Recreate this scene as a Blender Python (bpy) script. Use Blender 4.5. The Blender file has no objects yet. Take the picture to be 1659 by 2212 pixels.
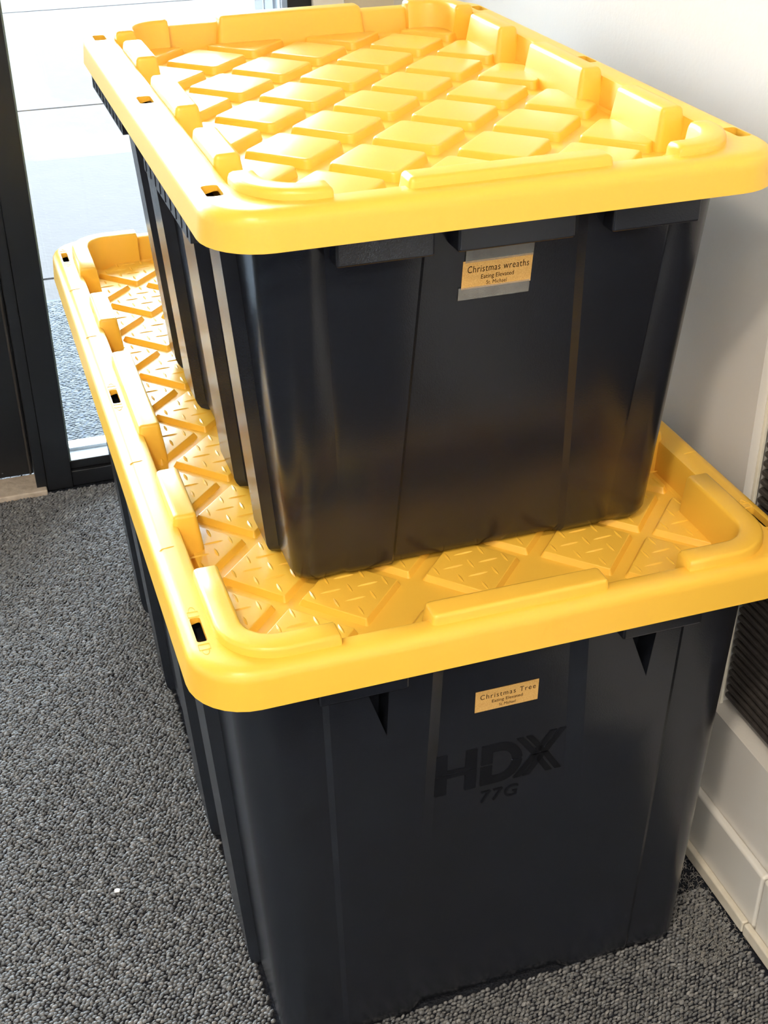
import bpy, bmesh, math, random
import numpy as np
from mathutils import Matrix, Vector

random.seed(7)
rng = np.random.default_rng(7)
scene = bpy.context.scene
COL = scene.collection

# ------------------------------------------------------------------ camera
FW, FH, FPX = 1659.0, 2212.0, 2823.95
CAM = (-0.4666, -1.5826, 1.4157)
YAW, PITCH, ROLL = 0.3187, 0.5531, -0.0097
cyw, syw, cp, sp = math.cos(YAW), math.sin(YAW), math.cos(PITCH), math.sin(PITCH)
fwd = Vector((syw * cp, cyw * cp, -sp)); rgt0 = Vector((cyw, -syw, 0)); up0 = rgt0.cross(fwd)
rgt = rgt0 * math.cos(ROLL) + up0 * math.sin(ROLL)
upv = -rgt0 * math.sin(ROLL) + up0 * math.cos(ROLL)
cd = bpy.data.cameras.new('camera'); cam = bpy.data.objects.new('camera', cd); COL.objects.link(cam)
cam.matrix_world = Matrix(((rgt.x, upv.x, -fwd.x, CAM[0]), (rgt.y, upv.y, -fwd.y, CAM[1]),
                           (rgt.z, upv.z, -fwd.z, CAM[2]), (0, 0, 0, 1)))
cd.sensor_fit = 'VERTICAL'; cd.sensor_height = 24.0; cd.lens = 24.0 * FPX / FH; cd.clip_start = 0.02
scene.camera = cam

# ------------------------------------------------------------------ world and exposure
w = bpy.data.worlds.new('overcast_sky'); scene.world = w; w.use_nodes = True
bg = w.node_tree.nodes['Background']; bg.inputs[0].default_value = (0.76, 0.88, 1.0, 1); bg.inputs[1].default_value = 24.0
vs = scene.view_settings
vs.view_transform = 'Standard'; vs.look = 'None'; vs.exposure = 0.1; vs.gamma = 1.0; vs.use_curve_mapping = False
scene.cycles.max_bounces = 8; scene.cycles.diffuse_bounces = 5; scene.cycles.glossy_bounces = 3
scene.cycles.transparent_max_bounces = 12; scene.cycles.use_adaptive_sampling = True; scene.cycles.adaptive_threshold = 0.03
LAMP_POS = (-1.10, -1.95, 2.985); LAMP_W = 40.0; FILL_W = 20.0

# ------------------------------------------------------------------ materials
def mat(name, col, rough=0.5, spec=0.5, metal=0.0, bump=None, noise=None, sheen=0.0, coat=0.0):
    m = bpy.data.materials.new(name); m.use_nodes = True
    nt = m.node_tree; p = nt.nodes['Principled BSDF']
    p.inputs['Base Color'].default_value = (*col, 1); p.inputs['Roughness'].default_value = rough
    p.inputs['Specular IOR Level'].default_value = spec; p.inputs['Metallic'].default_value = metal
    if sheen: p.inputs['Sheen Weight'].default_value = sheen
    if coat: p.inputs['Coat Weight'].default_value = coat
    tc = nt.nodes.new('ShaderNodeTexCoord')
    if noise:
        sc, amt, col2 = noise
        n = nt.nodes.new('ShaderNodeTexNoise'); n.inputs['Scale'].default_value = sc; n.inputs['Detail'].default_value = 5
        mx = nt.nodes.new('ShaderNodeMix'); mx.data_type = 'RGBA'
        mx.inputs[6].default_value = (*col, 1); mx.inputs[7].default_value = (*col2, 1)
        mr = nt.nodes.new('ShaderNodeMapRange'); mr.inputs[1].default_value = 0.5 - amt; mr.inputs[2].default_value = 0.5 + amt
        nt.links.new(tc.outputs['Object'], n.inputs['Vector']); nt.links.new(n.outputs['Fac'], mr.inputs[0])
        nt.links.new(mr.outputs[0], mx.inputs[0]); nt.links.new(mx.outputs[2], p.inputs['Base Color'])
    if bump:
        sc, st, di = bump
        n = nt.nodes.new('ShaderNodeTexNoise'); n.inputs['Scale'].default_value = sc; n.inputs['Detail'].default_value = 3
        b = nt.nodes.new('ShaderNodeBump'); b.inputs['Strength'].default_value = st; b.inputs['Distance'].default_value = di
        nt.links.new(tc.outputs['Object'], n.inputs['Vector']); nt.links.new(n.outputs['Fac'], b.inputs['Height'])
        nt.links.new(b.outputs[0], p.inputs['Normal'])
    return m

M = {}
M['yellow'] = mat('yellow_plastic', (0.91, 0.52, 0.06), 0.32, 0.5, bump=(420, 0.05, 0.001))
M['black'] = mat('black_plastic', (0.011, 0.013, 0.019), 0.24, 0.5, bump=(700, 0.10, 0.0008))
M['emboss'] = mat('black_embossed_plastic', (0.005, 0.006, 0.009), 0.55, 0.16)
M['kraft'] = mat('kraft_paper', (0.70, 0.43, 0.15), 0.8, 0.2, noise=(900, 0.2, (0.56, 0.31, 0.09)))
M['ink'] = mat('black_ink', (0.02, 0.012, 0.006), 0.8, 0.1)
M['wall'] = mat('white_wall_paint', (0.73, 0.705, 0.68), 0.65, 0.3, bump=(160, 0.12, 0.002))
M['beige'] = mat('beige_wall_paint', (0.62, 0.55, 0.43), 0.7, 0.3, bump=(160, 0.1, 0.002))
M['dim'] = mat('grey_room_paint', (0.78, 0.77, 0.75), 0.8, 0.2)
M['ceil'] = mat('ceiling_paint', (0.78, 0.77, 0.75), 0.8, 0.2)
M['tile'] = mat('white_base_tile', (0.72, 0.70, 0.67), 0.35, 0.5)
M['shoe'] = mat('cream_base_strip', (0.74, 0.69, 0.60), 0.55, 0.4, noise=(60, 0.3, (0.62, 0.57, 0.48)))
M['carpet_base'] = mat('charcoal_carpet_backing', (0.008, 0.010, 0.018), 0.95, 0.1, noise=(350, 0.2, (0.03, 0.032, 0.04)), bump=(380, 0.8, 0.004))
M['frame'] = mat('black_door_metal', (0.008, 0.009, 0.012), 0.38, 0.5)
M['alu'] = mat('pale_aluminium', (0.72, 0.74, 0.78), 0.4, 0.5, metal=0.3)
M['gasket'] = mat('grey_green_gasket', (0.22, 0.27, 0.24), 0.5)
M['strip'] = mat('dull_brown_seal', (0.045, 0.04, 0.036), 0.7, 0.3)
M['stone'] = mat('worn_beige_threshold', (0.62, 0.52, 0.42), 0.75, 0.3, noise=(55, 0.25, (0.40, 0.32, 0.25)), bump=(90, 0.4, 0.003))
M['grille'] = mat('dark_brown_louver', (0.035, 0.031, 0.03), 0.5, 0.5, noise=(120, 0.3, (0.06, 0.052, 0.05)))
M['void'] = mat('black_grille_backing', (0.004, 0.004, 0.005), 0.8, 0.2)
M['bead'] = mat('cream_metal_bead', (0.80, 0.76, 0.66), 0.35, 0.5)
M['concrete'] = mat('darkened_concrete', (0.0335, 0.0292, 0.0282), 0.9, 0.2, noise=(16, 0.35, (0.039, 0.0338, 0.0325)), bump=(60, 0.3, 0.004))  # colour set dark so the slabs do not clip under the strong sky
M['matpile'] = mat('pale_mat_loops', (0.080, 0.082, 0.085), 0.95, 0.1)
M['joint'] = mat('grey_joint', (0.022, 0.025, 0.029), 0.9, 0.2)
M['mat'] = mat('pale_outdoor_mat', (0.045, 0.05, 0.06), 0.95, 0.1)
M['scrap'] = mat('white_paper', (0.8, 0.8, 0.8), 0.8)

def yarn_mat():
    m = bpy.data.materials.new('grey_loop_yarn'); m.use_nodes = True
    nt = m.node_tree; p = nt.nodes['Principled BSDF']
    at = nt.nodes.new('ShaderNodeAttribute'); at.attribute_name = 'tone'
    cr = nt.nodes.new('ShaderNodeValToRGB')
    e = cr.color_ramp.elements
    e[0].position = 0.0; e[0].color = (0.010, 0.016, 0.034, 1)
    e[1].position = 1.0; e[1].color = (0.24, 0.24, 0.25, 1)
    k = e.new(0.5); k.color = (0.038, 0.044, 0.060, 1)
    nt.links.new(at.outputs['Fac'], cr.inputs[0]); nt.links.new(cr.outputs[0], p.inputs['Base Color'])
    p.inputs['Roughness'].default_value = 0.46; p.inputs['Specular IOR Level'].default_value = 0.8; p.inputs['IOR'].default_value = 2.2
    p.inputs['Sheen Weight'].default_value = 0.15; p.inputs['Sheen Roughness'].default_value = 0.35
    tc = nt.nodes.new('ShaderNodeTexCoord'); n = nt.nodes.new('ShaderNodeTexNoise'); n.inputs['Scale'].default_value = 900; n.inputs['Detail'].default_value = 2
    mp = nt.nodes.new('ShaderNodeMapping'); mp.inputs['Scale'].default_value = (1, 2.2, 1)
    b = nt.nodes.new('ShaderNodeBump'); b.inputs['Strength'].default_value = .9; b.inputs['Distance'].default_value = .0012
    nt.links.new(tc.outputs['Object'], mp.inputs['Vector']); nt.links.new(mp.outputs[0], n.inputs['Vector'])
    nt.links.new(n.outputs['Fac'], b.inputs['Height']); nt.links.new(b.outputs[0], p.inputs['Normal'])
    return m
M['yarn'] = yarn_mat()

def glass_mat():
    m = bpy.data.materials.new('window_glass'); m.use_nodes = True
    nt = m.node_tree; nt.nodes.clear()
    o = nt.nodes.new('ShaderNodeOutputMaterial'); t = nt.nodes.new('ShaderNodeBsdfTransparent'); g = nt.nodes.new('ShaderNodeBsdfGlossy')
    t.inputs[0].default_value = (0.93, 0.96, 0.96, 1); g.inputs['Roughness'].default_value = 0.02
    f = nt.nodes.new('ShaderNodeFresnel'); f.inputs[0].default_value = 1.45
    x = nt.nodes.new('ShaderNodeMixShader')
    nt.links.new(f.outputs[0], x.inputs[0]); nt.links.new(t.outputs[0], x.inputs[1]); nt.links.new(g.outputs[0], x.inputs[2])
    nt.links.new(x.outputs[0], o.inputs[0])
    return m
M['glass'] = glass_mat()

def tape_mat():
    m = bpy.data.materials.new('clear_tape'); m.use_nodes = True
    nt = m.node_tree; p = nt.nodes['Principled BSDF']; o = nt.nodes['Material Output']
    p.inputs['Base Color'].default_value = (0.42, 0.42, 0.40, 1); p.inputs['Roughness'].default_value = 0.45
    t = nt.nodes.new('ShaderNodeBsdfTransparent'); x = nt.nodes.new('ShaderNodeMixShader')
    n = nt.nodes.new('ShaderNodeTexNoise'); n.inputs['Scale'].default_value = 90; n.inputs['Detail'].default_value = 4
    tc = nt.nodes.new('ShaderNodeTexCoord'); mr = nt.nodes.new('ShaderNodeMapRange')
    mr.inputs[1].default_value = 0.3; mr.inputs[2].default_value = 0.7; mr.inputs[3].default_value = 0.22; mr.inputs[4].default_value = 0.36
    nt.links.new(tc.outputs['Object'], n.inputs['Vector']); nt.links.new(n.outputs['Fac'], mr.inputs[0]); nt.links.new(mr.outputs[0], x.inputs[0])
    nt.links.new(t.outputs[0], x.inputs[1]); nt.links.new(p.outputs[0], x.inputs[2]); nt.links.new(x.outputs[0], o.inputs[0])
    return m
M['tape'] = tape_mat()

def light_mat():
    m = bpy.data.materials.new('lamp_diffuser'); m.use_nodes = True
    p = m.node_tree.nodes['Principled BSDF']
    p.inputs['Emission Color'].default_value = (1, 0.86, 0.66, 1); p.inputs['Emission Strength'].default_value = 8
    return m
M['lamp'] = light_mat()

# ------------------------------------------------------------------ helpers
def mesh_of(name, verts, faces, m, sharp=32):
    me = bpy.data.meshes.new(name); me.from_pydata([tuple(v) for v in verts], [], faces)
    bm = bmesh.new(); bm.from_mesh(me); bmesh.ops.recalc_face_normals(bm, faces=bm.faces); bm.to_mesh(me); bm.free()
    me.materials.append(m)
    if sharp is not None:
        for p in me.polygons: p.use_smooth = True
        me.set_sharp_from_angle(angle=math.radians(sharp))
    return me

def link(name, me, parent=None, **props):
    o = bpy.data.objects.new(name, me); COL.objects.link(o)
    if parent: o.parent = parent
    for k, v in props.items(): o[k] = v
    return o

def obj(name, verts, faces, m, parent=None, sharp=32, **props):
    return link(name, mesh_of(name, verts, faces, m, sharp), parent, **props)

def empty(name, loc, rz=0, **props):
    o = bpy.data.objects.new(name, None); COL.objects.link(o); o.location = loc; o.rotation_euler = (0, 0, rz)
    o.empty_display_size = 0.05
    for k, v in props.items(): o[k] = v
    return o

def bx(x0, x1, y0, y1, z0, z1):
    v = [(x0, y0, z0), (x1, y0, z0), (x1, y1, z0), (x0, y1, z0), (x0, y0, z1), (x1, y0, z1), (x1, y1, z1), (x0, y1, z1)]
    f = [(0, 3, 2, 1), (4, 5, 6, 7), (0, 1, 5, 4), (1, 2, 6, 5), (2, 3, 7, 6), (3, 0, 4, 7)]
    return v, f

def merge(parts):
    V, F = [], []
    for v, f in parts:
        n = len(V); V += list(v); F += [tuple(i + n for i in q) for q in f]
    return V, F

def box(name, dims, m, parent=None, bevel=0.0, seg=2, **props):
    o = obj(name, *bx(*dims), m, parent, sharp=None, **props)
    if bevel:
        b = o.modifiers.new('bevel', 'BEVEL'); b.width = bevel; b.segments = seg; b.harden_normals = True
        for p in o.data.polygons: p.use_smooth = True
    return o

def boxes(name, dimlist, m, parent=None, bevel=0.0, **props):
    v, f = merge([bx(*d) for d in dimlist])
    o = obj(name, v, f, m, parent, sharp=None, **props)
    if bevel:
        b = o.modifiers.new('bevel', 'BEVEL'); b.width = bevel; b.segments = 2; b.harden_normals = True
        for p in o.data.polygons: p.use_smooth = True
    return o

def loft(rings, cap0=True, cap1=True, closed=False):
    n = len(rings[0]); V = [p for r in rings for p in r]; F = []
    R = len(rings)
    for i in range(R if closed else R - 1):
        a, b = i * n, ((i + 1) % R) * n
        for k in range(n):
            k2 = (k + 1) % n
            F.append((a + k, a + k2, b + k2, b + k))
    if not closed:
        if cap0: F.append(tuple(range(n - 1, -1, -1)))
        if cap1: F.append(tuple(range((R - 1) * n, R * n)))
    return V, F

def rrect(hx, hy, r, n=9):
    pts = []
    for cx, cy, a0 in ((hx - r, hy - r, 0), (-hx + r, hy - r, 90), (-hx + r, -hy + r, 180), (hx - r, -hy + r, 270)):
        for i in range(n):
            a = math.radians(a0 + 90 * i / (n - 1)); pts.append((cx + r * math.cos(a), cy + r * math.sin(a)))
    return pts

def area2(p):
    return sum(p[i][0] * p[(i + 1) % len(p)][1] - p[(i + 1) % len(p)][0] * p[i][1] for i in range(len(p)))

def inset(poly, d):
    n = len(poly); out = []
    for i in range(n):
        a, b, c = Vector(poly[i - 1]), Vector(poly[i]), Vector(poly[(i + 1) % n])
        e1 = (b - a).normalized(); e2 = (c - b).normalized()
        n1 = Vector((-e1.y, e1.x)); n2 = Vector((-e2.y, e2.x))
        den = 1 + n1.dot(n2)
        out.append(tuple(b + (n1 + n2) * (d / den)))
    return out

def rounded(poly, r, n=4):
    out = []; N = len(poly)
    for i in range(N):
        a, b, c = Vector(poly[i - 1]), Vector(poly[i]), Vector(poly[(i + 1) % N])
        u = (a - b); v = (c - b); lu, lv = u.length, v.length; u /= lu; v /= lv
        ang = u.angle(v); t = min(r / math.tan(ang / 2), 0.42 * lu, 0.42 * lv)
        p0, p1 = b + u * t, b + v * t
        for k in range(n):
            s = k / (n - 1)
            q = p0 * (1 - s) ** 2 + b * 2 * s * (1 - s) + p1 * s * s
            out.append(tuple(q))
    return out

def clip(poly, x0, x1, y0, y1):
    def cut(p, ax, val, keep_less):
        o = []
        for i in range(len(p)):
            a, b = p[i], p[(i + 1) % len(p)]
            ia = (a[ax] <= val) if keep_less else (a[ax] >= val); ib = (b[ax] <= val) if keep_less else (b[ax] >= val)
            if ia: o.append(a)
            if ia != ib:
                s = (val - a[ax]) / (b[ax] - a[ax]); o.append((a[0] + (b[0] - a[0]) * s, a[1] + (b[1] - a[1]) * s))
        return o
    for ax, v, l in ((0, x0, False), (0, x1, True), (1, y0, False), (1, y1, True)):
        poly = cut(poly, ax, v, l)
        if not poly: return []
    out = []
    for q in poly:
        if not out or (abs(q[0] - out[-1][0]) + abs(q[1] - out[-1][1])) > 1e-4: out.append(q)
    if len(out) > 1 and (abs(out[0][0] - out[-1][0]) + abs(out[0][1] - out[-1][1])) < 1e-4: out.pop()
    return out

def pad(poly, r, z0, z1, bev, slope, n=4):
    """raised moulded pad: outline poly (ccw), sloping sides, rounded top edge"""
    if area2(poly) < 0: poly = poly[::-1]
    rings = []
    def ring(ins, z):
        q = rounded(inset(poly, ins), max(r - ins * 0.5, 0.001), n); rings.append([(x, y, z) for x, y in q])
    ring(-slope, z0); ring(0, z1 - bev)
    for k in (1, 2, 3):
        a = math.pi / 2 * k / 3; ring(bev * (1 - math.cos(a)), z1 - bev + bev * math.sin(a))
    return loft(rings, True, True)

def sweep(path, hw, z0, z1, bev, slope):
    """band of half-width hw along an open path (list of (x,y)), rounded top, inner side on the left"""
    prof = [(-hw - slope * .3, z0), (-hw, z1 - bev), (-hw + bev * .3, z1 - bev * .3), (-hw + bev, z1),
            (hw - bev, z1), (hw - bev * .3, z1 - bev * .3), (hw, z1 - bev), (hw + slope, z0)]
    rings = []
    N = len(path)
    for i in range(N):
        a = Vector(path[max(i - 1, 0)]); b = Vector(path[min(i + 1, N - 1)]); t = (b - a).normalized(); nn = Vector((-t.y, t.x))
        c = Vector(path[i])
        rings.append([(c.x + nn.x * o, c.y + nn.y * o, z) for o, z in prof])
    # rounded ends: pull the two end rings in slightly
    def endring(i, sgn):
        a = Vector(path[i]); b = Vector(path[i + sgn]); t = (a - b).normalized(); nn0 = (Vector(path[1]) - Vector(path[0])).normalized() if i == 0 else (Vector(path[-1]) - Vector(path[-2])).normalized()
        nn = Vector((-nn0.y, nn0.x)); c = a + t * bev * .5
        return [(c.x + nn.x * o * .96, c.y + nn.y * o * .96, z if z == z0 else z - bev * .5) for o, z in prof]
    rings = [endring(0, 1)] + rings + [endring(N - 1, -1)]
    return loft(rings, True, True)

def apply_bool(o, cutters):
    for c in cutters:
        b = o.modifiers.new('cut', 'BOOLEAN'); b.operation = 'DIFFERENCE'; b.solver = 'EXACT'; b.object = c
    dg = bpy.context.evaluated_depsgraph_get()
    me = bpy.data.meshes.new_from_object(o.evaluated_get(dg))
    o.modifiers.clear(); old = o.data; o.data = me
    for c in cutters:
        d = c.data; bpy.data.objects.remove(c); bpy.data.meshes.remove(d)
    bpy.data.meshes.remove(old)
    for p in me.polygons: p.use_smooth = True
    me.set_sharp_from_angle(angle=math.radians(32))

def text_mesh(s, spacing=1.0):
    cu = bpy.data.curves.new('t', 'FONT'); cu.body = s; cu.extrude = 0; cu.space_character = spacing; cu.resolution_u = 3
    o = bpy.data.objects.new('t', cu); COL.objects.link(o)
    dg = bpy.context.evaluated_depsgraph_get(); dg.update()
    me = o.evaluated_get(dg).to_mesh()
    V = [tuple(v.co) for v in me.vertices]; F = [tuple(p.vertices) for p in me.polygons]
    o.evaluated_get(dg).to_mesh_clear(); bpy.data.objects.remove(o); bpy.data.curves.remove(cu)
    return V, F

def place_text(name, s, front, x0, x1, zc, m, parent, hscale=1.0, spacing=1.0, off=0.0006, italic=0.0, bold=0.0, height=None):
    V, F = text_mesh(s, spacing)
    xs = [v[0] for v in V]; ys = [v[1] for v in V]
    sc = (x1 - x0) / (max(xs) - min(xs)); sy = sc * hscale
    if height: sy = height / (max(ys) - min(ys))
    ym = (max(ys) + min(ys)) / 2
    P = []
    for x, y, z in V:
        X = x0 + (x - min(xs)) * sc + italic * (y - ym) * sy
        P.append(front(X, zc + (y - ym) * sy, off))
    me = mesh_of(name, P, F, m, None)
    return link(name, me, parent)

# ------------------------------------------------------------------ structure: room
WX = 0.385           # face of the right wall
BY = 0.91            # face of the back wall
RX0, RY0, RH = -3.2, -4.2, 3.0
floor = box('floor', (RX0 - .1, 1.0, RY0 - .1, BY + .02, -0.06, -0.0045), M['carpet_base'], kind='structure')
floor['label'] = 'charcoal grey loop pile carpet floor'
ceiling = box('ceiling', (RX0 - .1, WX + .2, RY0 - .1, BY + .16, RH, RH + .1), M['dim'], kind='structure')
# right wall with a shallow recess for the louvred heater
HY0, HY1, HZ0, HZ1 = -1.15, -0.412, 0.252, 0.866
wr = boxes('wall_right', [(WX, WX + .05, RY0, BY + .14, HZ1, RH), (WX, WX + .05, RY0, BY + .14, 0, HZ0),
                          (WX, WX + .05, HY1, BY + .14, HZ0, HZ1), (WX, WX + .05, RY0, HY0, HZ0, HZ1),
                          (WX + .05, WX + .15, RY0, BY + .14, 0, RH)], M['wall'], kind='structure')
wr['label'] = 'off-white painted wall with a recess'
wb = boxes('wall_back', [(0.285, WX, BY, BY + .14, 0, RH), (RX0, WX, BY, BY + .14, 2.35, RH)], M['beige'], kind='structure')
box('trim_1', (0.223, 0.285, BY - .012, BY + .14, 0, 2.35), M['ceil'], kind='structure', bevel=.004)
box('wall_left', (RX0 - .14, RX0, RY0, BY + .14, 0, RH), M['dim'], kind='structure')
box('wall_front', (RX0 - .1, WX + .15, RY0 - .14, RY0, 0, RH), M['dim'], kind='structure')

# back glazing: sidelight beside the door
sl = empty('window_1', (0, BY, 0), kind='structure', label='tall glass sidelight in black frame behind the totes')
box('frame_post', (-0.394, -0.341, 0, .06, 0, 2.35), M['frame'], sl, bevel=.002)
box('frame_post', (0.176, 0.223, 0, .06, 0, 2.35), M['frame'], sl, bevel=.002)
box('bottom_rail', (-0.341, 0.176, .004, .06, 0, .036), M['frame'], sl, bevel=.002)
box('bottom_rail', (-0.341, 0.176, .014, .06, .036, .056), M['frame'], sl, bevel=.002)
box('head_rail', (-0.341, 0.176, 0, .06, 2.30, 2.35), M['frame'], sl)
box('pane', (-0.339, 0.174, .034, .040, .05, 2.30), M['glass'], sl)
box('gasket', (-0.341, -0.3375, .012, .034, .056, 2.30), M['gasket'], sl)
box('glazing_bead', (-0.341, 0.176, .062, .085, .02, .062), M['alu'], sl, bevel=.002)
box('outer_sill', (-0.36, 0.20, .085, .13, -.02, .045), M['alu'], sl, bevel=.003)
# pale ribbed jamb standing outside at the right of the glass
for k, (x0, x1) in enumerate(((.150, .172), (.172, .192), (.196, .216), (.216, .252))):
    box('outer_jamb', (x0, x1 - .0025, .16 + .006 * (k % 2), .24, -.02, 2.35), M['alu'], sl, bevel=.002)
# second glazing, left of the door (unseen, added to send daylight onto the left carpet)
w2 = empty('added_window', (0, BY, 0), kind='structure', label='added unseen storefront glazing left of the door')
for x in (RX0, -2.35, -1.46):
    box('frame_post', (x, x + .05, 0, .06, 0, 2.35), M['frame'], w2)
box('bottom_rail', (RX0 + .05, -1.46, 0, .06, 0, .056), M['frame'], w2)
box('pane', (RX0 + .05, -2.35, .034, .040, .056, 2.35), M['glass'], w2)
box('pane', (-2.30, -1.46, .034, .040, .056, 2.35), M['glass'], w2)
# door
dr = empty('door_1', (-0.42, BY + .05, 0), kind='structure', label='black metal door beside the glass sidelight')
for d_ in ((-0.93, -.83, .02, .06, .010, 2.28), (-.106, .0035, .02, .06, .010, 2.28)): box('door_stile', d_, M['frame'], dr, bevel=.002)
for d_ in ((-.83, -.106, .02, .06, .010, .27), (-.83, -.106, .02, .06, 2.16, 2.28)): box('door_rail', d_, M['frame'], dr, bevel=.002)
box('door_pane', (-.832, -.104, .036, .044, .268, 2.162), M['glass'], dr)
box('door_jamb', (0.004, 0.026, -.045, .06, 0, 2.35), M['frame'], dr, bevel=.0015)
box('door_jamb', (-0.99, -.935, -.05, .06, 0, 2.35), M['frame'], dr)
box('door_head', (-0.935, 0.004, -.05, .06, 2.285, 2.35), M['frame'], dr)
box('weather_strip', (-.005, -.001, .014, .0205, .012, 2.28), M['strip'], dr)
thr = box('trim_2', (-1.41, -0.396, BY - .012, BY + .07, -.004, .010), M['stone'], kind='structure', bevel=.003)

# base tiles and strip along the right wall
bb = empty('baseboard_right', (WX, 0, 0), kind='structure', label='white tile baseboard along the right wall')
for y0, y1 in ((-1.90, -1.20), (-1.199, -.602), (-.601, 0.0), (.001, .60), (.601, BY)):
    box('tile', (-.013, 0, y0, y1, 0, .112), M['tile'], bb, bevel=.005, seg=3)
tr = empty('trim_3', (WX - .013, 0, 0), kind='structure', label='cream strip at the foot of the tile baseboard')
for y0, y1 in ((-1.90, -.5925), (-.5915, 0.30), (.301, BY)):
    box('strip', (-.010, 0, y0, y1, 0, .021), M['shoe'], tr, bevel=.003)

# louvred heater set in the recess
ht = empty('wall_heater', (WX, 0, 0), label='dark louvred wall heater grille recessed in the white wall', category='heater')
box('backing_panel', (.042, .049, HY0 + .002, HY1 - .002, HZ0 + .001, HZ1 - .001), M['void'], ht)
box('edge_bead', (.012, .017, HY1 - .006, HY1 - .0005, HZ0 + .001, HZ1 - .001), M['bead'], ht, bevel=.001)
box('top_panel', (.014, .041, HY0 + .01, HY1 - .012, .762, HZ1 - .01), M['grille'], ht, bevel=.008, seg=3)
sv = [(.014, 0, .0), (.041, 0, .008), (.041, 0, .0125), (.014, 0, .0065)]
slat_v = [(x, y, z) for y in (HY0 + .01, HY1 - .010) for x, _, z in sv]
slat_me = mesh_of('slat', slat_v, [(0, 1, 2, 3), (7, 6, 5, 4), (0, 4, 5, 1), (1, 5, 6, 2), (2, 6, 7, 3), (3, 7, 4, 0)], M['grille'], None)
z = .744
while z > HZ0 + .006:
    s = link('slat', slat_me, ht); s.location = (0, 0, z)
    b = s.modifiers.new('bevel', 'BEVEL'); b.width = .0018; b.segments = 2
    z -= .0128

# ceiling lamp (behind the camera, up left)
lp = empty('ceiling_light', (LAMP_POS[0], LAMP_POS[1], RH), label='round white ceiling downlight behind the camera', category='light')
ring = [[(r * math.cos(a), r * math.sin(a), zz) for a in [2 * math.pi * k / 40 for k in range(40)]] for r, zz in ((.16, 0), (.16, -.012), (.135, -.014), (.13, -.004))]
obj('trim_ring', *loft(ring, False, False), M['ceil'], lp)
disc = [[(r * math.cos(a), r * math.sin(a), zz) for a in [2 * math.pi * k / 40 for k in range(40)]] for r, zz in ((.131, -.003), (.131, -.006))]
obj('diffuser', *loft(disc, True, True), M['lamp'], lp)
ld = bpy.data.lights.new('downlight', 'AREA'); ld.shape = 'DISK'; ld.size = .24; ld.energy = LAMP_W; ld.color = (1.0, 0.87, 0.68)
lo = bpy.data.objects.new('downlight', ld); COL.objects.link(lo); lo.parent = lp; lo.location = (0, 0, -.016)

for tx, ty in ((-2.3, -3.1), (-0.7, -3.3)):  # added fill panels behind the camera, brighten the front-facing sides
    tf = empty('ceiling_light', (tx, ty, RH), label='added rectangular fill panel on the ceiling ' + ('far left behind the camera' if tx < -1 else 'behind the camera'), category='light')
    boxes('fill_housing', [(-.62, .62, -.32, -.30, -.02, 0), (-.62, .62, .30, .32, -.02, 0), (-.62, -.60, -.30, .30, -.02, 0), (.60, .62, -.30, .30, -.02, 0)], M['ceil'], tf)
    box('diffuser', (-.60, .60, -.30, .30, -.010, -.004), M['lamp'], tf)
    td = bpy.data.lights.new('panel', 'AREA'); td.shape = 'RECTANGLE'; td.size = 1.18; td.size_y = .58; td.energy = FILL_W; td.color = (1.0, 0.90, 0.76)
    to = bpy.data.objects.new('panel', td); COL.objects.link(to); to.parent = tf; to.location = (0, 0, -.022)

# outdoors
box('ground', (-14, 14, BY + .13, 30, -.5, -.035), M['joint'], kind='structure', label='pale snowy ground outside the glass')
pv = empty('pavement', (0, 0, -.035), kind='structure', label='pale concrete pavement outside the glass')
for y0, y1 in ((1.06, 2.19), (2.205, 4.15), (4.17, 6.3), (6.32, 8.5), (8.52, 30)):
    for x0, x1 in ((-6, -1.6), (-1.59, 1.6), (1.61, 6)):
        box('slab', (x0, x1, y0, y1, -.02, .015), M['concrete'], pv)

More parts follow.
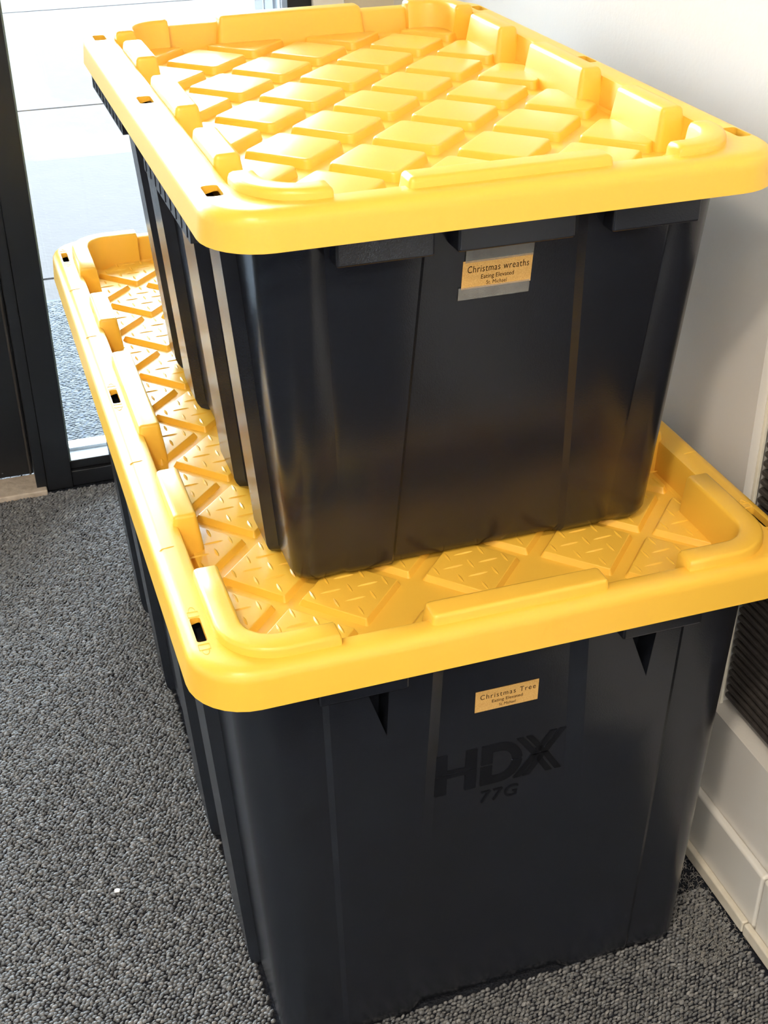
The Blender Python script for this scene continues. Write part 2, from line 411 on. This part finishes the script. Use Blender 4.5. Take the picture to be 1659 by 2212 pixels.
# ------------------------------------------------------------------ carpet pile (stuff)
def pile(name, x0, x1, y0, y1, sx, sy, h, m, skip, zbase, parent, **props):
    yt = y1; y0 -= .17; nx = int((x1 - x0) / sx); ny = int((y1 - y0) / sy)
    gx, gy = np.meshgrid(np.arange(nx), np.arange(ny))
    X = x0 + (gx + 0.5 * (gy % 2)) * sx; Y = y0 + gy * sy
    X = X.ravel() + rng.normal(0, sx * .09, X.size) ; Y = Y.ravel() + rng.normal(0, sy * .08, Y.size) + (X - x0) * .12
    keep = Y < yt
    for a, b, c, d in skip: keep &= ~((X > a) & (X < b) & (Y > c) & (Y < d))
    X, Y = X[keep], Y[keep]; n = X.size
    S = rng.uniform(.78, 1.22, n); H = h * rng.uniform(.7, 1.25, n); A = rng.normal(.22, .22, n)
    ang = np.arange(6) * math.pi / 3
    ring = np.stack([np.cos(ang) * .56 * sx, np.sin(ang) * .40 * sy], 1)
    lv = np.zeros((13, 3)); lv[:6, :2] = ring; lv[6:12, :2] = ring * .82; lv[6:12, 2] = .72; lv[12] = (.05 * sx, 0, 1)
    c, s = np.cos(A), np.sin(A)
    V = np.empty((n, 13, 3), np.float32)
    V[:, :, 0] = X[:, None] + S[:, None] * (c[:, None] * lv[None, :, 0] - s[:, None] * lv[None, :, 1])
    V[:, :, 1] = Y[:, None] + S[:, None] * (s[:, None] * lv[None, :, 0] + c[:, None] * lv[None, :, 1])
    V[:, :, 2] = zbase + H[:, None] * lv[None, :, 2]
    V[:, 6:, 0] += rng.normal(0, sx * .13, n)[:, None]; V[:, 6:, 1] += rng.normal(-.1 * sy, sy * .13, n)[:, None]
    tri = []
    for k in range(6):
        k2 = (k + 1) % 6
        tri += [(k, k2, 6 + k2), (k, 6 + k2, 6 + k), (6 + k, 6 + k2, 12)]
    T = (np.array(tri)[None] + (np.arange(n) * 13)[:, None, None]).reshape(-1)
    me = bpy.data.meshes.new(name)
    me.vertices.add(n * 13); me.vertices.foreach_set('co', V.reshape(-1))
    nt_ = n * 18
    me.loops.add(nt_ * 3); me.loops.foreach_set('vertex_index', T.astype(np.int32))
    me.polygons.add(nt_); me.polygons.foreach_set('loop_start', np.arange(0, nt_ * 3, 3, dtype=np.int32))
    me.polygons.foreach_set('use_smooth', np.ones(nt_, bool))
    me.update(calc_edges=True)
    tone = np.clip(rng.normal(.52, .17, n), 0, 1).astype(np.float32)
    at = me.attributes.new('tone', 'FLOAT', 'POINT'); at.data.foreach_set('value', np.repeat(tone, 13))
    me.materials.append(m)
    return link(name, me, parent, **props)

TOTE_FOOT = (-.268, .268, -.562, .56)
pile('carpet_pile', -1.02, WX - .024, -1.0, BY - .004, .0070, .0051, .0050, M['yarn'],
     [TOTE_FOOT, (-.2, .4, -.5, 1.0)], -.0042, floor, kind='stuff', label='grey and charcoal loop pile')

def fibres(name, n, regions, parent):
    V, F = [], []
    for _ in range(n):
        x0, x1, y0, y1 = random.choice(regions)
        p = Vector((random.uniform(x0, x1), random.uniform(y0, y1), 0)); a = random.uniform(0, 6.28); bend = random.uniform(-1.4, 1.4)
        L = random.uniform(.003, .008); r = .00022; base = len(V)
        for k in range(4):
            t = k / 3; z = .0008 + .0032 * math.sin(math.pi * min(t * 1.1, 1)) * random.uniform(.6, 1.2)
            d = Vector((math.cos(a + bend * t), math.sin(a + bend * t), 0)); q = p + d * L * t + Vector((0, 0, z)); nn = Vector((-d.y, d.x, 0))
            V += [tuple(q + nn * r), tuple(q - nn * r), tuple(q + Vector((0, 0, r * 1.6)))]
        for k in range(3):
            b = base + 3 * k
            for i in range(3):
                j = (i + 1) % 3; F.append((b + i, b + j, b + 3 + j, b + 3 + i))
    me = mesh_of(name, V, F, M['scrapfibre'], None)
    return link(name, me, parent, kind='stuff', label='pale stray fibres on the carpet')
M['scrapfibre'] = mat('pale_grey_fibre', (0.33, 0.32, 0.31), 0.8, 0.2)
fibres('carpet_fibres', 3200, [(-.75, -.28, -.95, -.2), (-.2, .35, -.95, -.58), (-.2, .35, -.95, -.58), (.28, .36, -.62, -.45)], floor)
# ------------------------------------------------------------------ totes
YEL, BLK = M['yellow'], M['black']

def build_lid(t, P):
    """lid on tote t. P: dims. Lid top plane at z = P.z (local)"""
    hx, hy, z, R = P['hx'], P['hy'], P['z'], P['R']
    lip, rim_x, rim_y, pan = P['lip'], P['rimx'], P['rimy'], P['pan']
    def rr(ix, iy, zz, r):
        return [(x, y, zz) for x, y in rrect(hx - ix, hy - iy, max(r, .004))]
    b = .0135
    rings = [rr(.004, .004, z - lip, R - .004), rr(0, 0, z - lip + .001, R), rr(.0004, .0004, z - lip + .004, R), rr(.0022, .0022, z - b, R - .002)]
    for k in (1, 2, 3, 4):
        a = math.pi / 2 * k / 4; i = .0022 + b * (1 - math.cos(a)); rings.append(rr(i, i, z - b + b * math.sin(a), R - i))
    ri = P['rin']
    rings += [rr(rim_x - .004, rim_y - .004, z, ri + .004), rr(rim_x - .0012, rim_y - .0012, z - .0012, ri + .0012), rr(rim_x, rim_y, z - .004, ri),
              rr(rim_x + .004, rim_y + .004, z - pan + .003, ri), rr(rim_x + .007, rim_y + .007, z - pan, ri)]
    under = [rr(rim_x + .004, rim_y + .004, z - pan - .003, ri), rr(rim_x - .004, rim_y - .004, z - .0035, ri), rr(.006, .006, z - .0035 - b * .55, R - .006)]
    top = loft(rings, False, True)
    V, F = loft([r for r in rings], False, True)
    # closed underside
    n = len(rings[0]); seq = [rings[0]] + under[::-1]
    # seq goes lip -> up inside -> underside of rim -> pan underside
    off = len(V)
    for r in under[::-1]: V += r
    idx = [list(range(n))] + [list(range(off + k * n, off + (k + 1) * n)) for k in range(3)]
    for a, bb_ in zip(idx[:-1], idx[1:]):
        for k in range(n): F.append((a[k], bb_[k], bb_[(k + 1) % n], a[(k + 1) % n]))
    F.append(tuple(idx[-1]))
    lid = obj('lid', V, F, YEL, t, label=P['lidlabel'])
    cut = []
    for sx in (-1, 1):
        for sy in (-1, 0, 1):
            cx, cy = sx * P['ax'], sy * P['ay']
            q = [(cx + x, cy + y) for x, y in rrect(P['slx'], P['sly'], min(P['slx'], P['sly']) * .55, 5)]
            v, f = loft([[(x, y, z - .02) for x, y in q], [(x, y, z + .02) for x, y in q]])
            cut.append(obj('cutter', v, f, YEL, None))
    for c in cut: c.parent = t
    bpy.context.view_layer.update()
    apply_bool(lid, cut)
    # lugs
    zf, zt, be = z - pan - .001, z + P['lugh'], P['lugb']
    def lug(x0, x1, y0, y1):
        o = obj('stacking_lug', *pad([(x0, y0), (x1, y0), (x1, y1), (x0, y1)], P['lugr'], zf, zt, be, .006), YEL, lid, sharp=50)
        return o
    for s in (-1, 1):
        for y0, y1 in P['lugs_side']:
            a, b_ = sorted((s * P['lugx'][0], s * P['lugx'][1])); lug(a, b_, y0, y1)
        a, b_ = sorted((s * P['lugy'][0], s * P['lugy'][1])); lug(-P['lugfx'], P['lugfx'], a, b_)
    hw = (P['lugx'][1] - P['lugx'][0]) / 2; mx = (P['lugx'][1] + P['lugx'][0]) / 2
    my = (P['lugy'][1] + P['lugy'][0]) / 2; rc = P['cr']
    for sx in (-1, 1):
        for sy in (-1, 1):
            path = [(mx, P['cend_y']), (mx, (P['cend_y'] + my - rc) / 2)]
            for k in range(11):
                a = math.pi / 2 * k / 10; path.append((mx - rc + rc * math.cos(a), my - rc + rc * math.sin(a)))
            path += [((P['cend_x'] + mx - rc) / 2, my), (P['cend_x'], my)]
            path = [p for i, p in enumerate(path) if i == 0 or (Vector(p) - Vector(path[i - 1])).length > 1e-4]
            path = [(sx * x, sy * y) for x, y in path]
            if sx * sy < 0: path = path[::-1]
            obj('corner_lug', *sweep(path, hw, zf, zt, be, .006), YEL, lid, sharp=50)
    # diamonds
    sx_, sy_, dx, dy, par = P['dsx'], P['dsy'], P['ddx'], P['ddy'], P['dpar']
    px, py = hx - rim_x - P['dclip'], hy - rim_y - P['dclip']
    zt2 = z - P['dtop']
    base = [(dx, 0), (0, dy), (-dx, 0), (0, -dy)]
    shared = None
    for i in range(-8, 9):
        for j in range(-14, 15):
            if (i + j) % 2 != par: continue
            cx, cy = i * sx_, j * sy_
            poly = [(cx + x, cy + y) for x, y in base]
            lim = py
            full = abs(cx) + dx <= px + 1e-6 and abs(cy) + dy <= py + 1e-6
            if P.get('skipd') and P['skipd'](i, j): continue
            q = clip(poly, -px, px, -py, py)
            if P.get('clipd'): q = P['clipd'](q, i, j)
            if len(q) < 3 or abs(area2(q)) / 2 < .0003: continue
            if full and shared is not None and not P.get('clipd', lambda *_: 0) is None and len(q) == 4:
                o = link('raised_diamond', shared, lid); o.location = (cx, cy, 0); continue
            q2 = [(x - cx, y - cy) for x, y in q]
            parts = [pad(q2, P['dr'], z - pan - .0008, zt2, P['dbev'], P.get('dslope', .0035))]
            if P['tread']: parts += treads(q2, dx, dy, zt2)
            me = mesh_of('raised_diamond', *merge(parts), YEL, 50)
            if full: shared = me
            o = link('raised_diamond', me, lid); o.location = (cx, cy, 0)
    return lid

def rim_flange(P, parent):
    hx, hy, z = P['hx'], P['hy'], P['z']; i2x, i2y = P['rimx'] - .009, P['rimy'] - .009
    def rr(ix, iy, zz, r): return [(x, y, zz) for x, y in rrect(hx - ix, hy - iy, r)]
    R, ri = P['R'] - .006, P['rin'] + .008
    rings = [rr(.006, .006, z - P['lip'] + .006, R), rr(.006, .006, z - .018, R), rr(i2x, i2y, z - .018, ri), rr(i2x, i2y, z - P['lip'] - .006, ri)]
    obj('rim_flange', *loft(rings, closed=True), BLK, parent)

def inside(q, x, y):
    s = 1 if area2(q) > 0 else -1
    return all(s * ((q[(k + 1) % len(q)][0] - q[k][0]) * (y - q[k][1]) - (q[(k + 1) % len(q)][1] - q[k][1]) * (x - q[k][0])) > .0035 * (Vector(q[(k + 1) % len(q)]) - Vector(q[k])).length for k in range(len(q)))

def lens(cx, cy, L, W, H, z, ang):
    c, s = math.cos(ang), math.sin(ang); V = []
    for u in (-1, -.6, -.2, .2, .6, 1):
        w = W * (1 - u * u * .97); h = H * (1 - u ** 4)
        for v, hh in ((-w, 0), (0, h), (w, 0)):
            x, y = u * L, v; V.append((cx + c * x - s * y, cy + s * x + c * y, z - .0004 + hh))
    F = []
    for k in range(5):
        a = 3 * k
        F += [(a, a + 1, a + 4, a + 3), (a + 1, a + 2, a + 5, a + 4)]
    return V, F

def treads(q, dx, dy, z):
    out = []
    Lv = (-dx, 0)
    def pos(s, t):   # s along left->bottom, t along left->top
        return (-dx + s * dx + t * dx, -s * dy + t * dy)
    for s in (.28, .66):
        for t in (.34, .72):
            x, y = pos(s, t)
            if inside(q, x, y): out.append(lens(x, y, .0135, .0022, .0016, z, 0.05))
    for s in (.1, .47, .84):
        for t in (.14, .53, .9):
            x, y = pos(s, t)
            if inside(q, x, y): out.append(lens(x, y, .0105, .0026, .0016, z, math.pi / 2 + .08))
    return out

def body_rings(P):
    """closed profile around the tote at bottom and top, same point count"""
    def prof(k):   # k = 0 bottom, 1 top
        W, Y, r = P['W'][k], P['Y'][k], P['r'][k]
        pts = []
        def arc(cx, cy, a0):
            for i in range(9):
                a = math.radians(a0 + 90 * i / 8); pts.append((cx + r * math.cos(a), cy + r * math.sin(a)))
        # front side, left -> right  (y = -Y)
        fr = P['front'][k]
        arc(-W + r, -Y + r, 180)
        for u, d in fr: pts.append((u, -Y + d))
        arc(W - r, -Y + r, 270)
        sd = P['side'][k]
        for u, d in sd: pts.append((W - d, u))
        arc(W - r, Y - r, 0)
        for u, d in fr[::-1]: pts.append((u, Y - d))
        arc(-W + r, Y - r, 90)
        for u, d in sd[::-1]: pts.append((-W + d, u))
        sh = P['shift'][k]
        return [(x + sh, y) for x, y in pts]
    return prof(0), prof(1)

def build_body(t, P):
    b, tp = body_rings(P); H = P['H']
    def at(s, ins=0.0):
        pts = [((1 - s) * p[0] + s * q[0], (1 - s) * p[1] + s * q[1]) for p, q in zip(b, tp)]
        if ins:
            W = P['W'][0]; Y = P['Y'][0]
            pts = [(x * (1 - ins / W), y * (1 - ins / Y)) for x, y in pts]
        return [(x, y, s * H) for x, y in pts]
    rings = []
    r0 = at(0, .014); rings.append([(x, y, 0) for x, y, _ in r0])
    r1 = at(0, .005); rings.append([(x, y, .003) for x, y, _ in r1])
    r2 = at(0, .001); rings.append([(x, y, .009) for x, y, _ in r2])
    rings.append(at(.035))
    for s in (.25, .5, .75, 1.0): rings.append(at(s * P['cut']))
    V, F = loft(rings)
    return obj('body', V, F, BLK, t, sharp=38, label=P['bodylabel'])

def rib_front(A, B, e1, e2, dc, dp):
    """front-face breakpoints, symmetric: corner panel depth dc, ribs at 0, centre panel depth dp"""
    h = [(-A - e1, dc), (-A, 0), (-B, 0), (-B + e2, dp)]
    return h + [(-u, d) for u, d in h[::-1]]

def ribs(spans, d, e):
    """side-face breakpoints: ribs standing d proud of the wall"""
    out = []
    for y0, y1 in spans: out += [(y0 - e, 0), (y0, -d), (y1, -d), (y1 + e, 0)]
    return out

# ---- lower tote
ZL = 0.6421
low = empty('storage_tote', (0, 0, 0), label='larger black storage tote with yellow lid standing on the carpet', category='storage tote')
PL = dict(H=ZL - .012, cut=(ZL - .0485) / (ZL - .012), W=(.2705, .2985), Y=(.571, .5945), r=(.030, .050),
          front=(rib_front(.190, .112, .006, .018, .004, .010), rib_front(.203, .086, .006, .016, .004, .012)),
          side=(ribs(((-.432, -.345), (-.188, -.10), (.168, .25), (.405, .48)), .0125, .005), ribs(((-.425, -.335), (-.17, -.08), (.17, .26), (.405, .48)), .016, .006)),
          shift=(.006, 0),
          bodylabel='black ribbed tub of the larger tote')
lb = build_body(low, PL)
def front_low(x, z, off=0.0):
    s = z / PL['H']; return (x, -(PL['Y'][0] * (1 - s) + PL['Y'][1] * s) + (.010 * (1 - s) + .012 * s) - off, z)
def rib_low(x, z, off=0.0):
    s = z / PL['H']; return (x, -(PL['Y'][0] * (1 - s) + PL['Y'][1] * s) - off, z)

def low_clip(q, i, j):
    return q
GL = dict(hx=.3383, hy=.6283, z=ZL, R=.062, lip=.045, rimx=.0400, rimy=.030, pan=.0425, rin=.060,
          ax=.3168, ay=.5413, slx=.0052, sly=.0205, lugh=.0115, lugb=.004, lugr=.005,
          lugs_side=((-.345, -.232), (-.118, .118), (.232, .345)), lugx=(.277, .3035), lugy=(.584, .612), lugfx=.096,
          cend_y=.452, cend_x=.192, cr=.046,
          dsx=.0703, dsy=.068, ddx=.0545, ddy=.0575, dpar=1, dclip=.012, dtop=.0355, dr=.002, dbev=.0012, tread=True,
          skipd=lambda i, j: i == 0 and abs(j) > 7 or abs(i) == 1 and abs(j) >= 8, lidlabel='yellow tread-plate lid of the larger tote')
lid_low = build_lid(low, GL)
# plain front plate of the pan with faint raised strokes
pl = pad([(-.125, -.585), (.125, -.585), (.075, -.532), (-.075, -.532)], .006, ZL - .042, ZL - .0365, .0012, .004)
strokes = [lens(-.045 + .022 * k, -.556, .008, .0016, .0012, ZL - .0365, .15) for k in range(5)]
obj('name_plate', *merge([pl] + strokes), YEL, lid_low, sharp=50)

# moulded marks on the rim
def lock_icon(cx, cy, z, s, flip):
    parts = []
    def tube(pts, r=.0006):
        rings = []
        for i, p in enumerate(pts):
            a = Vector(pts[max(i - 1, 0)]); b = Vector(pts[min(i + 1, len(pts) - 1)]); tt = (b - a).normalized(); nn = Vector((-tt.y, tt.x))
            rings.append([(p[0] + nn.x * o, p[1] + nn.y * o, z + h) for o, h in ((-r, -.0003), (0, .0006), (r, -.0003))])
        parts.append(loft(rings, True, True))
    tube([(cx - s * .5, cy - flip * s * .2), (cx + s * .5, cy - flip * s * .2), (cx + s * .5, cy - flip * s), (cx - s * .5, cy - flip * s), (cx - s * .5, cy - flip * s * .2)])
    tube([(cx + s * .33 * math.cos(a), cy - flip * s * .2 + flip * s * .75 * math.sin(a)) for a in [math.pi * k / 8 for k in range(9)]])
    return merge(parts)
for sx in (-1, 1):
    for yy in (-.5413, 0, .5413):
        obj('lock_mark', *lock_icon(sx * .3168, yy + .033, ZL, .011, 1), YEL, lid_low, sharp=50)
        obj('lock_mark', *lock_icon(sx * .3168, yy - .036, ZL, .011, -1), YEL, lid_low, sharp=50)
    for yy in (-.385, -.185, .205, .395):
        obj('rim_mark', *merge([lens(sx * .318, yy, .009, .0022, .0012, ZL, 0.1), lens(sx * .3255, yy - .002, .004, .0008, .0008, ZL, .6)]), YEL, lid_low, sharp=50)
def low_lip(x, z, off=0.0): return (x, -GL['hy'] - off + .0004 + (z - ZL + .041) / .0275 * .0018, z)
place_text('lip_mark', '7G', low_lip, .011, .044, ZL - .025, YEL, lid_low, off=.0002)

# tabs and gussets under the lip
for sx in (-1, 1):
    a, b_ = sorted((sx * .120, sx * .215))
    box('flange_tab', (a, b_, -.610, -.58, .568, ZL - .02), BLK, lb, bevel=.003)

rim_flange(GL, lb)
# triangular pockets under the tabs
pk = []
for xa, xb, xt in ((-.166, -.136, -.138), (.134, .172, .1665)):
    tri = [(xa, .585), (xb, .585), (xb, .560), (xt, .493), (xa + .006, .560)]
    V = [rib_low(x, zz, o) for o in (.02, -.03) for x, zz in tri]
    pk.append(obj('cutter', V, [(0, 1, 2, 3, 4), (9, 8, 7, 6, 5)] + [(k, (k + 1) % 5, 5 + (k + 1) % 5, 5 + k) for k in range(5)], BLK, low, sharp=None))
bpy.context.view_layer.update()
apply_bool(lb, pk)

# raised letters on the front
def plate(polys, front, off):
    parts = []
    for q in polys:
        n = len(q); Vf = [front(x, z, off) for x, z in q]; Vb = [front(x, z, -.001) for x, z in q]
        parts.append((Vf + Vb, [tuple(range(n)), tuple(range(2 * n - 1, n - 1, -1))] + [(k, (k + 1) % n, n + (k + 1) % n, n + k) for k in range(n)]))
    return merge(parts)
def rect(x0, x1, z0, z1): return [(x0, z0), (x1, z0), (x1, z1), (x0, z1)]
ZA, ZB = .372, .432; zm = (ZA + ZB) / 2; sl_ = .0011
Hq = [rect(-.077, -.0635, ZA, zm - sl_), rect(-.077, -.0635, zm + sl_, ZB), rect(-.0415, -.028, ZA, zm - sl_), rect(-.0415, -.028, zm + sl_, ZB),
      rect(-.0635, -.0415, zm + sl_, zm + .0055), rect(-.0635, -.0415, zm - .0055, zm - sl_)]
obj('letter_h', *plate(Hq, front_low, .0009), M['emboss'], lb, sharp=None)
Dq = []
x0, xr = -.0225, .0275
for sgn in (1, -1):
    Dq.append(rect(x0, x0 + .0135, *sorted((zm + sgn * sl_ * 1.6, zm + sgn * .030))))
    n = 8; cxd = x0 + .022; Ro, Ri = .030, .0185; wx = xr - cxd
    prev = None
    Dq.append(rect(x0 + .0135, cxd, *sorted((zm + sgn * .0185, zm + sgn * .030))))
    for k in range(n):
        a0, a1 = [math.radians(90 - 87 * kk / n) for kk in (k, k + 1)]
        Dq.append([(cxd + wx * math.cos(a0), zm + sgn * Ro * math.sin(a0)), (cxd + wx * math.cos(a1), zm + sgn * Ro * math.sin(a1)),
                   (cxd + wx * .56 * math.cos(a1), zm + sgn * Ri * math.sin(a1)), (cxd + wx * .56 * math.cos(a0), zm + sgn * Ri * math.sin(a0))])
obj('letter_d', *plate(Dq, front_low, .0009), M['emboss'], lb, sharp=None)
Xq = []
def strip(xa, za, xb, zb, w): Xq.append([(xa - w, za), (xa + w, za), (xb + w, zb), (xb - w, zb)])
cx_, cz_ = .049, zm + .001
for o in (-.0058, .0058):
    strip(.026 + o + .003, ZB, cx_ + o - .0005, cz_ + .001, .0042); strip(cx_ + o + .001, cz_ - .001, .068 + o, ZA, .0042)
    strip(.070 + o, ZB + .001, cx_ + o + .001, cz_ + .001, .0042); strip(cx_ + o - .001, cz_ - .001, .028 + o, ZA, .0042)
obj('letter_x', *plate(Xq, front_low, .0009), M['emboss'], lb, sharp=None)
place_text('capacity_mark', '77G', front_low, -.021, .025, .353, M['emboss'], lb, off=.0009, spacing=1.12, italic=.12, height=.018)

def sticker(t, front, x0, x1, z0, z1, lines, lab):
    V = [front(x0, z0, .0002), front(x1, z0, .0002), front(x1, z1, .0002), front(x0, z1, .0002),
         front(x0, z0, .0007), front(x1, z0, .0007), front(x1, z1, .0007), front(x0, z1, .0007)]
    o = obj('label_sticker', V, bx(0, 1, 0, 1, 0, 1)[1], M['kraft'], t, sharp=None, label=lab)
    for s, a, b_, zc, sp_, hh in lines:
        place_text('lettering', s, front, a, b_, zc, M['ink'], o, spacing=sp_, off=.0010, height=hh)
    return o
sticker(low, front_low, -.034, .040, .486, .515,
        [('Christmas Tree', -.0285, .0365, .5065, 1.22, .0068), ('Eating Elevated', -.0145, .0215, .4975, 1.0, .0056), ('St. Michael', -.006, .0135, .4912, 1.0, .0040)],
        'small kraft paper label printed Christmas Tree')

# ---- upper tote
UZ = ZL - .0355 + .0016; ZU = 1.0528; HU = ZU - UZ
up = empty('storage_tote', (0.0089, -0.1282, UZ), 0.0064, label='smaller black storage tote with yellow lid stacked on top of the larger one', category='storage tote')
PU = dict(H=HU - .010, cut=(HU - .0405) / (HU - .010), W=(.2125, .2385), Y=(.3275, .3845), r=(.024, .050),
          front=(rib_front(.153, .104, .005, .005, .003, .006), rib_front(.173, .081, .006, .006, .004, .008)),
          side=(ribs(((-.257, -.20), (-.103, -.03), (.122, .19), (.257, .30)), .0125, .004), ribs(((-.257, -.20), (-.10, -.03), (.128, .19), (.262, .31)), .0150, .005)),
          shift=(.006, 0),
          bodylabel='black ribbed tub of the smaller tote')
ub = build_body(up, PU)
def front_up(x, z, off=0.0):
    s = z / PU['H']; return (x, -(PU['Y'][0] * (1 - s) + PU['Y'][1] * s) + (.006 * (1 - s) + .008 * s) - off, z)
GU = dict(hx=.2866, hy=.4115, z=HU, R=.058, lip=.036, rimx=.0400, rimy=.036, pan=.0345, rin=.062,
          ax=.2650, ay=.3334, slx=.0078, sly=.0160, lugh=.0095, lugb=.005, lugr=.005,
          lugs_side=((-.262, -.160), (-.078, .070), (.160, .262)), lugx=(.221, .2465), lugy=(.362, .390), lugfx=.100,
          cend_y=.315, cend_x=.172, cr=.050,
          dsx=.069, dsy=.0705, ddx=.0535, ddy=.0550, dpar=0, dclip=.016, dtop=.0245, dr=.007, dbev=.0025, dslope=.0018, tread=False,
          lidlabel='yellow diamond-studded lid of the smaller tote')
lid_up = build_lid(up, GU)
for x0, x1 in ((-.172, -.078), (-.056, .062), (.100, .194)):
    box('flange_tab', (x0, x1, -.398, -.368, HU - .0625, HU - .02), BLK, ub, bevel=.003)
rim_flange(GU, ub)
for sx in (-1, 1):
    for y0, y1 in ((-.268, -.02), (.125, .372)):
        parts = [bx(*sorted((sx * .2765, sx * .2735)), y0, y1, HU - .070, HU - .02), bx(*sorted((sx * .2735, sx * .254)), y0, y0 + .003, HU - .070, HU - .02),
                 bx(*sorted((sx * .2735, sx * .254)), y1 - .003, y1, HU - .070, HU - .02)]
        for k in range(9):
            yy = y0 + (k + .5) * (y1 - y0) / 9; parts.append(bx(*sorted((sx * .2773, sx * .2765)), yy - .0012, yy + .0012, HU - .068, HU - .02))
        v, f = merge(parts); obj('side_grip', v, f, BLK, ub, sharp=None)
sticker(up, front_up, -.0385, .0335, .3315, .361,
        [('Christmas wreaths', -.0335, .0300, .3520, 1.12, .0072), ('Eating Elevated', -.0190, .0150, .3425, 1.0, .0060), ('St. Michael', -.0130, .0080, .3365, 1.05, .0042)],
        'small kraft paper label printed Christmas wreaths, taped on')
for x0, x1, z0, z1 in ((-.0365, .0335, .3595, .3735), (-.0415, .0325, .3205, .3335)):
    V = [front_up(x, z, o) for o in (.0013, .0015) for x, z in ((x0, z0), (x1, z0), (x1, z1), (x0, z1))]
    obj('clear_tape', V, bx(0, 1, 0, 1, 0, 1)[1], M['tape'], up, sharp=None, label='strip of clear tape')

# small white scrap on the carpet
q = pad([(-.004, -.003), (.003, -.004), (.005, .001), (.001, .004), (-.003, .003)], .001, 0, .0012, .0004, 0)
sc_ = obj('paper_scrap', *q, M['scrap'], None, label='tiny white paper scrap lying on the carpet', category='scrap')
sc_.location = (-.425, -.243, .0012)

# outdoor mat
pm = box('door_mat', (-1.2, .9, 1.07, 2.02, -.02, -.016), M['mat'], label='pale ribbed entrance mat outside the glass', category='mat')
pile('mat_loops', -.52, -.02, 1.08, 2.01, .012, .009, .0035, M['matpile'], [], -.0165, pm, kind='stuff')
